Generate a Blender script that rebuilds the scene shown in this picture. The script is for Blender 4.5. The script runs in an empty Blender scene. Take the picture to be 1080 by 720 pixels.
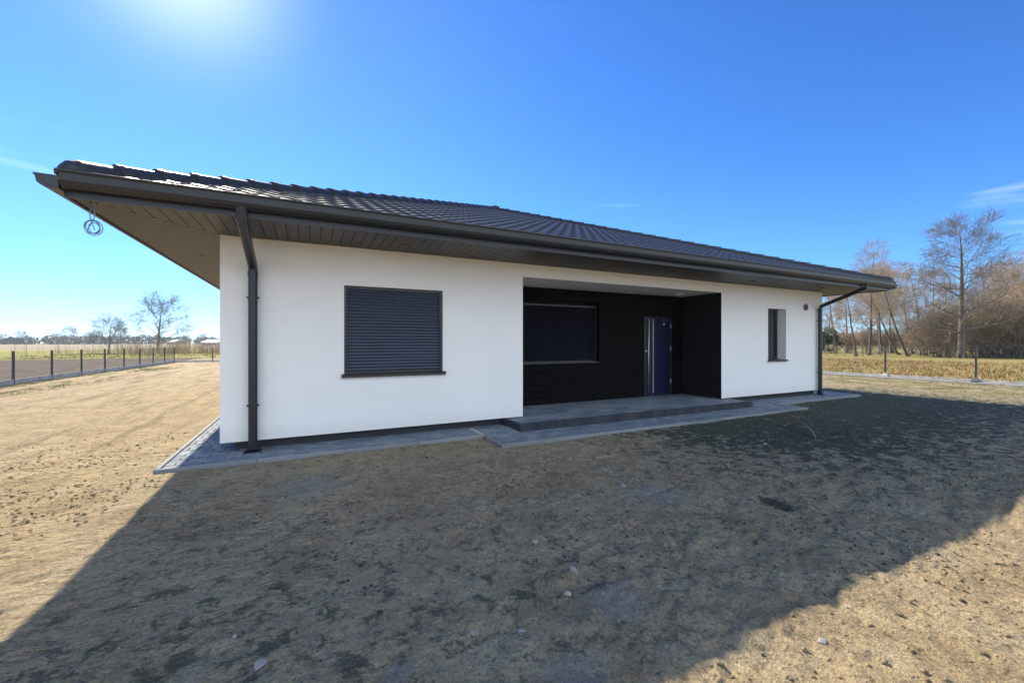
import bpy, math, random
import numpy as np
from mathutils import Vector, Matrix
random.seed(7)
S = bpy.context.scene
COL = S.collection
PI = math.pi

# ------------------------------------------------------------------ helpers
class MB:
    """collects verts / faces, builds ONE mesh object"""
    def __init__(s): s.v = []; s.f = []; s.t = []
    def add(s, vs, fs, tone=0.5):
        n = len(s.v); s.v += [tuple(p) for p in vs]; s.f += [tuple(i + n for i in f) for f in fs]
        s.t += [tone] * len(vs)
    def quad(s, a, b, c, d): s.add([a, b, c, d], [(0, 1, 2, 3)])
    def box(s, x0, x1, y0, y1, z0, z1, tone=0.5):
        v = [(x0,y0,z0),(x1,y0,z0),(x1,y1,z0),(x0,y1,z0),(x0,y0,z1),(x1,y0,z1),(x1,y1,z1),(x0,y1,z1)]
        s.add(v, [(0,3,2,1),(4,5,6,7),(0,1,5,4),(1,2,6,5),(2,3,7,6),(3,0,4,7)], tone)
    def cbox(s, x0, x1, y0, y1, z0, z1, c=0.004, tone=0.5):
        """box with chamfered top edges"""
        v = [(x0,y0,z0),(x1,y0,z0),(x1,y1,z0),(x0,y1,z0),
             (x0,y0,z1-c),(x1,y0,z1-c),(x1,y1,z1-c),(x0,y1,z1-c),
             (x0+c,y0+c,z1),(x1-c,y0+c,z1),(x1-c,y1-c,z1),(x0+c,y1-c,z1)]
        f = [(0,3,2,1),(8,9,10,11)]
        for a, b in ((0,1),(1,2),(2,3),(3,0)):
            f.append((a, b, b+4, a+4)); f.append((a+4, b+4, b+8, a+8))
        s.add(v, f, tone)
    def tube(s, pts, rs, n=6, cap=True):
        pts = [Vector(p) for p in pts]
        if not hasattr(rs, '__len__'): rs = [rs] * len(pts)
        up = Vector((0,0,1)); vs = []; fs = []
        prev = None
        for i, p in enumerate(pts):
            d = (pts[min(i+1, len(pts)-1)] - pts[max(i-1, 0)])
            if d.length < 1e-9: d = Vector((0,0,1))
            d.normalize()
            if prev is None:
                a = d.cross(up)
                if a.length < 1e-3: a = d.cross(Vector((1,0,0)))
            else:
                a = prev - d * prev.dot(d)
                if a.length < 1e-4: a = d.cross(Vector((1,0,0)))
            a.normalize(); prev = a.copy(); b = d.cross(a)
            for k in range(n):
                t = 2*PI*k/n
                vs.append(p + (a*math.cos(t) + b*math.sin(t))*rs[i])
        for i in range(len(pts)-1):
            for k in range(n):
                k2 = (k+1) % n
                fs.append((i*n+k, i*n+k2, (i+1)*n+k2, (i+1)*n+k))
        if cap:
            fs.append(tuple(range(n-1, -1, -1))); m = (len(pts)-1)*n; fs.append(tuple(m+k for k in range(n)))
        s.add(vs, fs)
    def sweep(s, prof, a, b, cap=True):
        """prof: list of 3d offsets, swept from a to b"""
        n = len(prof); a = Vector(a); b = Vector(b)
        vs = [a + Vector(p) for p in prof] + [b + Vector(p) for p in prof]
        fs = [(k, (k+1) % n, n+(k+1) % n, n+k) for k in range(n)]
        if cap: fs += [tuple(range(n-1, -1, -1)), tuple(n+k for k in range(n))]
        s.add(vs, fs)
    def build(s, name, mat=None, parent=None, smooth=False, tone=False, loc=None):
        me = bpy.data.meshes.new(name)
        vs = s.v
        if loc is not None: vs = [(p[0]-loc[0], p[1]-loc[1], p[2]-loc[2]) for p in vs]
        me.from_pydata(vs, [], s.f)
        if tone:
            at = me.attributes.new('tone', 'FLOAT', 'POINT'); at.data.foreach_set('value', s.t)
        if mat: me.materials.append(mat)
        if smooth: me.polygons.foreach_set('use_smooth', [True]*len(me.polygons))
        me.update()
        o = bpy.data.objects.new(name, me); COL.objects.link(o)
        if loc is not None: o.location = loc
        if parent: o.parent = parent
        return o
def tag(o, label=None, cat=None, group=None, kind=None):
    if label: o['label'] = label
    if cat: o['category'] = cat
    if group: o['group'] = group
    if kind: o['kind'] = kind
    return o
def empty(name, loc=(0,0,0)):
    o = bpy.data.objects.new(name, None); COL.objects.link(o); o.location = loc; o.empty_display_size = .2
    return o
def copy_tree(o, parent=None):
    c = o.copy(); COL.objects.link(c); c.parent = parent
    for ch in [q for q in bpy.data.objects if q.parent == o]: copy_tree(ch, c)
    return c
def obj_np(name, V, Fq, mat, smooth=False):
    me = bpy.data.meshes.new(name)
    me.vertices.add(len(V)); me.vertices.foreach_set('co', V.astype(np.float32).ravel())
    k = Fq.shape[1]
    me.loops.add(Fq.size); me.loops.foreach_set('vertex_index', Fq.astype(np.int32).ravel())
    me.polygons.add(len(Fq)); me.polygons.foreach_set('loop_start', np.arange(0, Fq.size, k, dtype=np.int32))
    me.polygons.foreach_set('loop_total', np.full(len(Fq), k, dtype=np.int32))
    if smooth: me.polygons.foreach_set('use_smooth', np.ones(len(Fq), dtype=bool))
    me.update(calc_edges=True); me.validate()
    if mat: me.materials.append(mat)
    o = bpy.data.objects.new(name, me); COL.objects.link(o); return o

# pixel of the 1080x720 photograph -> world (used once, to measure where a thing stands)
FX = 435.0; CX = 540.0; CY = 361.0; H = 1.5
YAW = math.atan2(880, 435); FW = (math.cos(YAW), math.sin(YAW)); RT = (FW[1], -FW[0])
def at(px, d):
    r = (px-CX)/FX
    return ((FW[0]+r*RT[0])*d, (FW[1]+r*RT[1])*d)
def gpt(px, py, z=-0.04): return at(px, (H-z)*FX/(py-CY))

# ------------------------------------------------------------------ noise
def vnoise(x, y, seed=0):
    xi = np.floor(x).astype(np.int64); yi = np.floor(y).astype(np.int64)
    xf = x-xi; yf = y-yi; u = xf*xf*(3-2*xf); v = yf*yf*(3-2*yf)
    def h(a, b):
        n = (a*374761393 + b*668265263 + seed*1442695041) & 0x7fffffff
        n = ((n ^ (n >> 13))*1274126177) & 0x7fffffff
        return ((n ^ (n >> 16)) & 0xffff)/65535.0
    return (h(xi,yi)*(1-u)+h(xi+1,yi)*u)*(1-v)+(h(xi,yi+1)*(1-u)+h(xi+1,yi+1)*u)*v
def fbm(x, y, seed=0, o=4):
    r = 0; a = .5
    for i in range(o): r = r+a*vnoise(x*2**i+i*17.3, y*2**i-i*9.1, seed+i); a *= .5
    return r-.5
def sstep(a, b, x):
    t = np.clip((x-a)/(b-a), 0, 1); return t*t*(3-2*t)
def base_h(x, y): return -.035-.0036*np.clip(y-9, 0, 34)
def soil_h(x, y):
    x = np.asarray(x, float); y = np.asarray(y, float)
    lot = sstep(-9.75, -9.0, x)*(1-sstep(21.6, 22.5, x))*(1-sstep(41.5, 42.7, y))*sstep(-25, -15, y)
    near = 1-sstep(14, 30, np.hypot(x-2, y))
    h = .085*fbm(x*.45, y*.45, 1, 3)
    a = .5; xr = x*math.cos(a)+y*math.sin(a); yr = -x*math.sin(a)+y*math.cos(a)
    h = h+.036*fbm(xr*2.2, yr*5.0, 5, 3)*near
    rough = sstep(-.03, .22, fbm(x*.5+4, y*.5, 31, 3)+.1*sstep(5.5, 8, x))
    h = h+(.045+.055*rough)*np.abs(fbm(xr*6, yr*9, 9, 3))*near
    h = h+.022*fbm(x*19, y*21, 19, 2)*near
    h = h-.022*sstep(.08, .25, fbm(x*3.3, y*3.3, 14, 2))*near
    h = h-.020*sstep(.10, .2, fbm(x*1.3+y*.9, y*5.0-x*1.2, 77, 3))*near
    # rim of thrown-up soil that laps over the pavers at the far end of the apron
    h = h+.075*np.exp(-((x-12.0)/2.6)**2-((y-5.3)/.42)**2)*(1+2*fbm(x*2, y*2, 3, 2))
    h = h-.09*np.exp(-((x-4.10)/.12)**2-((y-2.46)/.19)**2)*(1+2*fbm(x*9, y*9, 61, 2))
    # trowelled flat along the house
    pav = sstep(-2.3, -1.7, x)*(1-sstep(15.0, 15.7, x))*sstep(5.3, 5.6, y)*(1-sstep(22.2, 23, y))
    ap = sstep(-2.2, -1.7, x)*(1-sstep(14.5, 15.2, x))
    under = ((x > -1.60)&(x < 14.3)&(y > 6.2)&(y < 21.6)) | ((x > 2.54)&(x < 10.35)&(y > 5.5)&(y < 7))
    edge = sstep(4.6, 5.4, y)*(1-sstep(21.8, 23, y))*ap
    out = base_h(x, y)+lot*h*(1-.55*edge*(x < 9))
    return np.where(under, np.minimum(out, -.09), out)
def sh(x, y): return float(soil_h(np.array([x]), np.array([y]))[0])

# ------------------------------------------------------------------ materials
def mat(name):
    m = bpy.data.materials.new(name); m.use_nodes = True
    nt = m.node_tree; b = nt.nodes['Principled BSDF']; return m, nt, b
def N(nt, t, **kw):
    n = nt.nodes.new(t)
    for k, v in kw.items():
        if k in n.inputs: n.inputs[k].default_value = v
        else: setattr(n, k, v)
    return n
def coords(nt, scale=(1,1,1), rot=(0,0,0), kind='Object'):
    tc = N(nt, 'ShaderNodeTexCoord'); mp = N(nt, 'ShaderNodeMapping')
    mp.inputs['Scale'].default_value = scale; mp.inputs['Rotation'].default_value = rot
    nt.links.new(tc.outputs[kind], mp.inputs[0]); return mp.outputs[0]
def noise(nt, vec, scale, detail=6, rough=.6, dist=0):
    n = N(nt, 'ShaderNodeTexNoise', Scale=scale, Detail=detail, Roughness=rough, Distortion=dist)
    nt.links.new(vec, n.inputs['Vector']); return n.outputs['Fac']
def ramp(nt, fac, stops):
    r = N(nt, 'ShaderNodeValToRGB'); e = r.color_ramp.elements
    while len(e) < len(stops): e.new(.5)
    for q, (p, c) in zip(e, stops):
        q.position = p; q.color = (c, c, c, 1) if not hasattr(c, '__len__') else (*c, 1)
    nt.links.new(fac, r.inputs[0]); return r.outputs[0]
def mix(nt, fac, a, b, mode='MIX'):
    m = N(nt, 'ShaderNodeMix', data_type='RGBA', blend_type=mode)
    for sock, v in ((m.inputs[0], fac), (m.inputs[6], a), (m.inputs[7], b)):
        if isinstance(v, (int, float)): sock.default_value = v
        elif isinstance(v, tuple): sock.default_value = (*v, 1)
        else: nt.links.new(v, sock)
    return m.outputs[2]
def math_(nt, op, a, b=0.0, c=None):
    m = N(nt, 'ShaderNodeMath', operation=op)
    for i, v in enumerate((a, b) if c is None else (a, b, c)):
        if isinstance(v, (int, float)): m.inputs[i].default_value = v
        else: nt.links.new(v, m.inputs[i])
    return m.outputs[0]
def bump(nt, b, h, strength, dist):
    n = N(nt, 'ShaderNodeBump', Strength=strength, Distance=dist)
    nt.links.new(h, n.inputs['Height']); nt.links.new(n.outputs[0], b.inputs['Normal']); return n
def simple(name, col, rough=.6, var=.12, vs=6, bs=0, bscale=80, metallic=0, spec=.5, bdist=.004):
    m, nt, b = mat(name); v = coords(nt)
    f = noise(nt, v, vs, 5)
    c0 = tuple(c*(1-var) for c in col); c1 = tuple(min(1, c*(1+var)) for c in col)
    nt.links.new(ramp(nt, f, [(.3, c0), (.7, c1)]), b.inputs['Base Color'])
    f2 = noise(nt, v, vs*3, 4); q_ = .07 if rough > .55 else .012
    rr = ramp(nt, f2, [(.3, max(0, rough-q_)), (.7, min(1, rough+q_))])
    nt.links.new(rr, b.inputs['Roughness'])
    b.inputs['Metallic'].default_value = metallic; b.inputs['Specular IOR Level'].default_value = spec
    if bs: bump(nt, b, noise(nt, v, bscale, 4, .7), bs, bdist)
    return m
M = {}
# render (white silicone plaster)
m, nt, b = mat('render'); v = coords(nt)
f = noise(nt, v, .9, 5); wc = ramp(nt, f, [(.3, (.80,.79,.775)), (.7, (.845,.835,.82))])
sp_ = N(nt, 'ShaderNodeSeparateXYZ'); nt.links.new(v, sp_.inputs[0])
wm_ = N(nt, 'ShaderNodeMapRange', interpolation_type='SMOOTHSTEP'); nt.links.new(math_(nt, 'ADD', sp_.outputs[2], math_(nt, 'MULTIPLY', noise(nt, v, 7, 6, .7), -.35)), wm_.inputs[0]); wm_.inputs[1].default_value = .22; wm_.inputs[2].default_value = -.08
nt.links.new(mix(nt, math_(nt, 'MULTIPLY', wm_.outputs[0], .22), wc, (.50,.43,.33)), b.inputs['Base Color'])
b.inputs['Roughness'].default_value = .9; b.inputs['Specular IOR Level'].default_value = .2
bump(nt, b, noise(nt, v, 260, 3, .6), .35, .002); M['render'] = m
M['plinth'] = simple('plinth_plaster', (.035,.038,.045), .8, .2, 30, .4, 200)
M['anthracite'] = simple('anthracite_steel', (.016,.018,.023), .40, .04, 3)
M['gutter'] = simple('gutter_steel', (.014,.016,.021), .36, .04, 3)
M['soffit'] = simple('soffit_panel', (.044,.042,.040), .5, .04, 2)
M['dark'] = simple('dark_void', (.01,.01,.011), .9, 0)
M['clad'] = simple('dark_cladding', (.0045,.0036,.0042), .7, .2, 5, .1, 40, spec=.1)
M['cladside'] = simple('black_plaster', (.0015,.0015,.002), .95, .1, 5)
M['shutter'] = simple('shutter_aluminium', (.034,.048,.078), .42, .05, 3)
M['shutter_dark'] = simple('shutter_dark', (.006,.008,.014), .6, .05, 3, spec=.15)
M['frame'] = simple('window_frame', (.02,.021,.024), .35, .05)
M['door'] = simple('door_navy', (.003,.005,.036), .45, .02, 3, spec=.3)
M['steel'] = simple('brushed_steel', (.62,.62,.62), .5, .05, 8, metallic=1)
M['white'] = simple('white_plastic', (.75,.75,.72), .4, .03)
M['cable'] = simple('grey_cable', (.22,.26,.34), .5, .05)
M['hose'] = simple('pale_hose', (.20,.15,.12), .5, .2, 20)
M['sillm'] = simple('sill_steel', (.02,.022,.026), .3, .05)
m, nt, b = mat('dark_glass'); b.inputs['Base Color'].default_value = (.03,.035,.04,1); b.inputs['Roughness'].default_value = .03
b.inputs['Specular IOR Level'].default_value = .9; M['glass'] = m
# roof tile
m, nt, b = mat('roof_tile'); v = coords(nt)
f = noise(nt, v, 2.2, 6, .7); nt.links.new(ramp(nt, f, [(.3, (.015,.016,.020)), (.7, (.028,.029,.034))]), b.inputs['Base Color'])
nt.links.new(ramp(nt, noise(nt, v, 14, 4), [(.3, .36), (.7, .48)]), b.inputs['Roughness']); b.inputs['Specular IOR Level'].default_value = .38
bump(nt, b, noise(nt, v, 180, 3), .25, .002); M['tile'] = m
# pavers
def paver(name, c0, c1):
    m, nt, b = mat(name); v = coords(nt)
    a = N(nt, 'ShaderNodeAttribute', attribute_name='tone')
    base = ramp(nt, a.outputs['Fac'], [(0, c0), (1, c1)])
    sp = ramp(nt, noise(nt, v, 150, 4, .8), [(.35, .62), (.65, 1.25)])
    c = mix(nt, 1.0, base, sp, 'MULTIPLY')
    d = ramp(nt, noise(nt, v, 2.3, 6, .7), [(.5, 0), (.75, .5 if c0[0] > .1 else .12)])
    nt.links.new(mix(nt, d, c, (.30,.25,.18)), b.inputs['Base Color'])
    b.inputs['Roughness'].default_value = .85; bump(nt, b, noise(nt, v, 220, 4, .7), .5, .003); return m
M['paver'] = paver('concrete_paver', (.10,.13,.175), (.19,.22,.26))
M['kerb'] = paver('concrete_kerb', (.17,.19,.21), (.24,.25,.26))
M['palisade'] = paver('granite_edge', (.02,.023,.035), (.035,.04,.055))
M['concrete'] = simple('pale_concrete', (.42,.41,.38), .9, .25, 3, .4, 60)
# sandy soil of the lot
m, nt, b = mat('sandy_soil'); v = coords(nt)
tcx = N(nt, 'ShaderNodeSeparateXYZ'); nt.links.new(v, tcx.inputs[0])
X, Y = tcx.outputs[0], tcx.outputs[1]
big = noise(nt, v, .33, 4, .55); mid = noise(nt, v, 1.7, 6, .65, .4); fin = noise(nt, v, 14, 7, .72); vfin = noise(nt, v, 70, 5, .8)
sand = ramp(nt, mid, [(.28, (.40,.295,.165)), (.5, (.55,.425,.25)), (.72, (.65,.53,.345))])
sand = mix(nt, ramp(nt, fin, [(.36, .8), (.46, 0)]), sand, (.19,.145,.098))
# damp dark loam with moss, more of it towards the far end of the front yard; also thickened inside the eave shadow, painting that shade darker
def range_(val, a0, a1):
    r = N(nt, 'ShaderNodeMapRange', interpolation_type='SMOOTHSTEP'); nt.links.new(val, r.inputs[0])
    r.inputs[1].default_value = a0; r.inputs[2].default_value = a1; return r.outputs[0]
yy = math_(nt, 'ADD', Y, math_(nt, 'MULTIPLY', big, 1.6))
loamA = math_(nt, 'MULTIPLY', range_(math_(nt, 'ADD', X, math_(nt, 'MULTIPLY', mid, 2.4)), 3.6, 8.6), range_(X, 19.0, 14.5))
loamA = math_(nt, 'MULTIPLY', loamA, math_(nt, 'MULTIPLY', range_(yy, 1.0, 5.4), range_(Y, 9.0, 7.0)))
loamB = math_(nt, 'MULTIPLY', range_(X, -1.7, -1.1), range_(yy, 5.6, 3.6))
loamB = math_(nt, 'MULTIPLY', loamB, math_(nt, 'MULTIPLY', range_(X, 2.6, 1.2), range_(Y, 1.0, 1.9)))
loam = math_(nt, 'ADD', math_(nt, 'ADD', math_(nt, 'MULTIPLY', loamA, .95), math_(nt, 'MULTIPLY', loamB, .30)), math_(nt, 'MULTIPLY', range_(X, -2.5, -1.2), math_(nt, 'MULTIPLY', range_(Y, .9, 2.2), .22)))  # last term: extra dark clumps painted across the eave-shadow area
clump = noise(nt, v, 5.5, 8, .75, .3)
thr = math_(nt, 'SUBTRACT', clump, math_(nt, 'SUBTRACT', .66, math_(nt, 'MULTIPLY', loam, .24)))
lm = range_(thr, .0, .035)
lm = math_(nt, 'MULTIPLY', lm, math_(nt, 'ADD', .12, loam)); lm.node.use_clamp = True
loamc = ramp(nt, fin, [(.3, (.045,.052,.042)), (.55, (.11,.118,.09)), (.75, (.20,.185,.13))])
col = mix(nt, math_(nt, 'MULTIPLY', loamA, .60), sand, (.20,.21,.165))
col = mix(nt, math_(nt, 'MULTIPLY', math_(nt, 'MULTIPLY', range_(X, -2.2, -1.0), range_(Y, .9, 1.9)), .30), col, (.30,.30,.245))  # grey-green tint painted over the eave-shadow area, deepening its shade in the colour
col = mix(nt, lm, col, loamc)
speck = range_(math_(nt, 'ADD', noise(nt, coords(nt, (1,1.3,1)), 26, 5, .75, .4), math_(nt, 'MULTIPLY', math_(nt, 'SUBTRACT', clump, .5), .9)), .53, .60)
col = mix(nt, math_(nt, 'MULTIPLY', speck, math_(nt, 'ADD', .28, math_(nt, 'MULTIPLY', math_(nt, 'MULTIPLY', range_(X, -1.7, -1.1), range_(Y, .9, 2.0)), .25))), col, (.105,.105,.082))  # specks painted stronger inside the same eave-shadow area
trk = range_(noise(nt, coords(nt, (2.2,.22,1), (0,0,-.12)), 1.5, 7, .68, .5), .50, .62)
col = mix(nt, math_(nt, 'MULTIPLY', math_(nt, 'MULTIPLY', trk, range_(X, -1.7, -2.6)), .55), col, (.235,.185,.12))
# faint grass on the side of the lot next to the fences
gl = math_(nt, 'MULTIPLY', range_(X, -4.5, -9.0), range_(noise(nt, coords(nt, (1.6,.14,1)), 1.0, 6, .65), .50, .62))
gr = math_(nt, 'MULTIPLY', range_(X, 15.5, 19), range_(noise(nt, coords(nt, (.8,.5,1)), 1.6, 7, .75), .40, .58))
col = mix(nt, math_(nt, 'MULTIPLY', gl, .75), col, (.13,.145,.045))
col = mix(nt, math_(nt, 'MULTIPLY', gr, .8), col, (.17,.165,.055))
dd = N(nt, 'ShaderNodeVectorMath', operation='DISTANCE'); nt.links.new(coords(nt, (1.45,1,1)), dd.inputs[0]); dd.inputs[1].default_value = (4.10*1.45, 2.46, -.05)
kk = math_(nt, 'ADD', dd.outputs['Value'], math_(nt, 'MULTIPLY', math_(nt, 'SUBTRACT', clump, .5), .5))
col = mix(nt, math_(nt, 'MULTIPLY', range_(kk, .20, .13), .85), col, (.045,.048,.042))
# spilt cement / pale sand patches
for (px, py, r0) in ((650,632,.22), (608,712,.16), (325,512,.42), (420,712,.08), (690,520,.4)):
    gx, gy = gpt(px, py)
    dd = N(nt, 'ShaderNodeVectorMath', operation='DISTANCE'); nt.links.new(v, dd.inputs[0]); dd.inputs[1].default_value = (gx, gy, -.03)
    k = math_(nt, 'ADD', dd.outputs['Value'], math_(nt, 'MULTIPLY', math_(nt, 'SUBTRACT', clump, .5), 1.2*r0+.1))
    col = mix(nt, math_(nt, 'MULTIPLY', range_(k, r0*1.25, r0*.3), .55), col, (.36,.35,.33))
spk = ramp(nt, vfin, [(.36, .62), (.5, 1.05), (.66, 1.3)])
col = mix(nt, 1.0, col, spk, 'MULTIPLY')
nt.links.new(col, b.inputs['Base Color']); b.inputs['Roughness'].default_value = .95; b.inputs['Specular IOR Level'].default_value = .15
ripL = noise(nt, coords(nt, (1,3.4,1), (0,0,.12)), 5.0, 7, .66, .3); ripR = noise(nt, coords(nt, (3.6,1.1,1), (0,0,.10)), 4.5, 7, .66, .3)
rsel = range_(X, -.8, 1.6)
rip = math_(nt, 'ADD', math_(nt, 'MULTIPLY', ripL, math_(nt, 'SUBTRACT', 1.0, rsel)), math_(nt, 'MULTIPLY', ripR, rsel))
hh = math_(nt, 'ADD', math_(nt, 'ADD', rip, math_(nt, 'MULTIPLY', noise(nt, v, 24, 6, .7), .38)), math_(nt, 'MULTIPLY', vfin, .14))
bump(nt, b, hh, 1.0, .17); M['soil'] = m
def field(name, stops, sc, stretch=(1,1,1), bd=.1, rot=0):
    m, nt, b = mat(name); v = coords(nt, stretch, (0,0,rot))
    f = noise(nt, v, sc, 8, .68); c = ramp(nt, f, stops)
    nt.links.new(c, b.inputs['Base Color']); b.inputs['Roughness'].default_value = .95; b.inputs['Specular IOR Level'].default_value = .1
    bump(nt, b, noise(nt, v, sc*3, 6, .7), .9, bd); return m
M['plough'] = field('ploughed_earth', [(.3, (.055,.042,.033)), (.5, (.10,.080,.062)), (.7, (.16,.13,.10))], 1.6, (1,.5,1), .14)
M['green'] = field('meadow_grass', [(.3, (.11,.14,.030)), (.5, (.23,.225,.05)), (.72, (.34,.30,.09))], .12, (.5,1,1), .2)
M['stubble'] = field('far_field', [(.3, (.16,.13,.09)), (.6, (.26,.22,.15)), (.8, (.20,.19,.10))], .02, (.3,1,1), .3)
M['dry'] = field('dry_meadow', [(.28, (.10,.115,.04)), (.42, (.18,.18,.065)), (.6, (.27,.20,.085)), (.75, (.33,.255,.13))], .45, (1,1,1), .2)
def blade(name, stops):
    m, nt, b = mat(name)
    v = coords(nt); f = noise(nt, v, .9, 6, .8); nt.links.new(ramp(nt, f, stops), b.inputs['Base Color'])
    b.inputs['Roughness'].default_value = .7; b.inputs['Specular IOR Level'].default_value = .2; return m
M['dryb'] = blade('dry_blades', [(.36, (.12,.13,.045)), (.46, (.27,.16,.065)), (.56, (.34,.215,.095)), (.66, (.38,.30,.16))])
M['greenb'] = blade('green_blades', [(.3, (.07,.12,.02)), (.6, (.17,.19,.04)), (.8, (.28,.23,.09))])
M['bark'] = simple('bark', (.12,.098,.078), .9, .35, 1.3, .6, 9, bdist=.03)
M['twig'] = simple('twigs', (.31,.24,.165), .85, .25, .5)
M['twigred'] = simple('reddish_twigs', (.35,.255,.165), .85, .25, .5)
M['twiggrey'] = simple('grey_twigs', (.15,.13,.11), .85, .25, .5)
M['wood'] = simple('distant_wood', (.075,.08,.085), .95, .35, .04)
M['ever'] = simple('evergreen', (.035,.055,.022), .85, .4, 1.5)
M['shed'] = simple('shed_wall', (.62,.60,.56), .8, .1, .3)
M['shedroof'] = simple('shed_roof', (.66,.66,.66), .6, .1, .3)
M['brickred'] = simple('far_brick', (.32,.16,.11), .85, .15, .3)
M['post'] = simple('fence_post', (.030,.034,.040), .45, .1)
M['postgrey'] = simple('grey_post', (.10,.115,.12), .5, .1)
M['stone'] = simple('pale_stone', (.27,.26,.245), .85, .25, 12, .5, 60)
M['stonered'] = simple('reddish_stone', (.30,.16,.11), .85, .25, 12, .5, 60)
M['stonetan'] = simple('tan_stone', (.40,.32,.25), .85, .25, 12, .5, 60)
M['clod'] = simple('dark_clod', (.045,.042,.036), .95, .3, 14, .6, 60)
M['timber'] = simple('weathered_timber', (.25,.22,.18), .9, .2, 3)

# ------------------------------------------------------------------ ground
def axis(lo, hi, step, far, g=1.10, gmax=1.0):
    a = list(np.arange(lo, hi, step)); out = []
    s_ = step; p = hi
    while p < far: out.append(p); s_ *= g; p += s_
    out.append(far); s_ = step; p = lo-step; left = []
    while p > -far: left.append(p); s_ *= g; p -= s_
    left.append(-far); return np.array(left[::-1]+a+out)
gx = axis(-3.2, 8.5, .022, 900, 1.03); gy = axis(.9, 6.0, .022, 900, 1.03)
GX, GY = np.meshgrid(gx, gy); GZ = soil_h(GX, GY)
V = np.stack([GX.ravel(), GY.ravel(), GZ.ravel()], 1); nx = len(gx); ny = len(gy)
I = (np.arange(ny-1)[:, None]*nx+np.arange(nx-1)[None, :]).ravel()
Fq = np.stack([I, I+1, I+1+nx, I+nx], 1)
tag(obj_np('ground', V, Fq, M['soil'], True), kind='structure')
def sheet(name, x0, x1, y0, y1, m, dz, n=40, jag=0):
    xs = np.unique(np.concatenate([np.linspace(x0, x1, n)])); ys = np.unique(np.concatenate([np.linspace(y0, y1, n), [v for v in (9, 43) if y0 < v < y1]]))
    A, B = np.meshgrid(xs, ys); Z = base_h(A, B)+dz
    V = np.stack([A.ravel(), B.ravel(), Z.ravel()], 1); nx = len(xs); ny = len(ys)
    I = (np.arange(ny-1)[:, None]*nx+np.arange(nx-1)[None, :]).ravel()
    return tag(obj_np(name, V, np.stack([I, I+1, I+1+nx, I+nx], 1), m, True), kind='structure')
sheet('ploughed_field', -260, -10.15, -40, 54, M['plough'], .03)
sheet('field_margin', -400, 22.9, 54, 118, M['green'], .045)
sheet('far_field', -890, 260, 118, 890, M['stubble'], .03)
sheet('meadow', 22.98, 300, -120, 118, M['dry'], .03)

# ------------------------------------------------------------------ paving
def pavers(mb, x0, x1, y0, y1, z, lx=.2, ly=.1, gap=.009, along='x'):
    nrow = max(1, round((y1-y0)/ly)); hy = (y1-y0)/nrow
    for j in range(nrow):
        off = -(j % 2)*lx/2; x = x0+off
        while x < x1-1e-6:
            a = max(x, x0); c = min(x+lx, x1)
            if c-a > .03:
                mb.cbox(a+gap/2, c-gap/2, y0+j*hy+gap/2, y0+(j+1)*hy-gap/2, z-.07, z+random.uniform(-.0018, .0018), .005, random.random())
            x += lx
E_ = .05
pv = MB()
pavers(pv, -1.57, 2.53, 6.24, 6.92, 0, .2, .113)
pavers(pv, 2.60, 10.25, 5.53, 6.14, 0, .2, .112)
pavers(pv, 2.60, 3.16, 6.14, 6.92, 0, .2, .112)
pavers(pv, 9.32, 10.25, 6.14, 6.92, 0, .2, .112)
pavers(pv, 10.30, 14.22, 6.24, 6.92, 0, .2, .113)
pavers(pv, -1.57, -.9, 6.92, 21.5, 0, .13, .2)
pavers(pv, 13.25, 14.22, 6.92, 21.5, 0, .16, .2)
bed = MB(); bed.box(-1.57, 14.22, 6.24, 7.2, -.2, -.012); bed.box(2.6, 10.25, 5.53, 6.24, -.2, -.012)
bed.box(-1.57, -.9, 7.2, 21.5, -.2, -.012); bed.box(13.25, 14.22, 7.2, 21.5, -.2, -.012)
tag(bed.build('paving_bed', M['concrete']), kind='structure')
tag(pv.build('paving', M['paver'], tone=True), kind='structure')
kb = MB()
def kerbrun(x0, y0, x1, y1, w=.05):
    L = math.hypot(x1-x0, y1-y0); n = max(1, round(L/1.0))
    for i in range(n):
        a, c = i/n, (i+1)/n
        xa, xb = x0+(x1-x0)*a, x0+(x1-x0)*c; ya, yb = y0+(y1-y0)*a, y0+(y1-y0)*c
        if abs(x1-x0) > abs(y1-y0): kb.cbox(min(xa,xb)+.003, max(xa,xb)-.003, y0, y0+w, -.2, .006, .008, random.random())
        else: kb.cbox(x0, x0+w, min(ya,yb)+.003, max(ya,yb)-.003, -.2, .006, .008, random.random())
kerbrun(-1.63, 6.18, 2.54, 6.18); kerbrun(-1.63, 6.24, -1.63, 21.6); kerbrun(2.54, 5.47, 10.31, 5.47)
kerbrun(2.54, 5.53, 2.54, 6.17); kerbrun(10.26, 5.53, 10.26, 6.17); kerbrun(10.32, 6.18, 14.23, 6.18); kerbrun(14.23, 6.24, 14.23, 21.6)
tag(kb.build('kerb', M['kerb'], tone=True), kind='structure')

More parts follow.
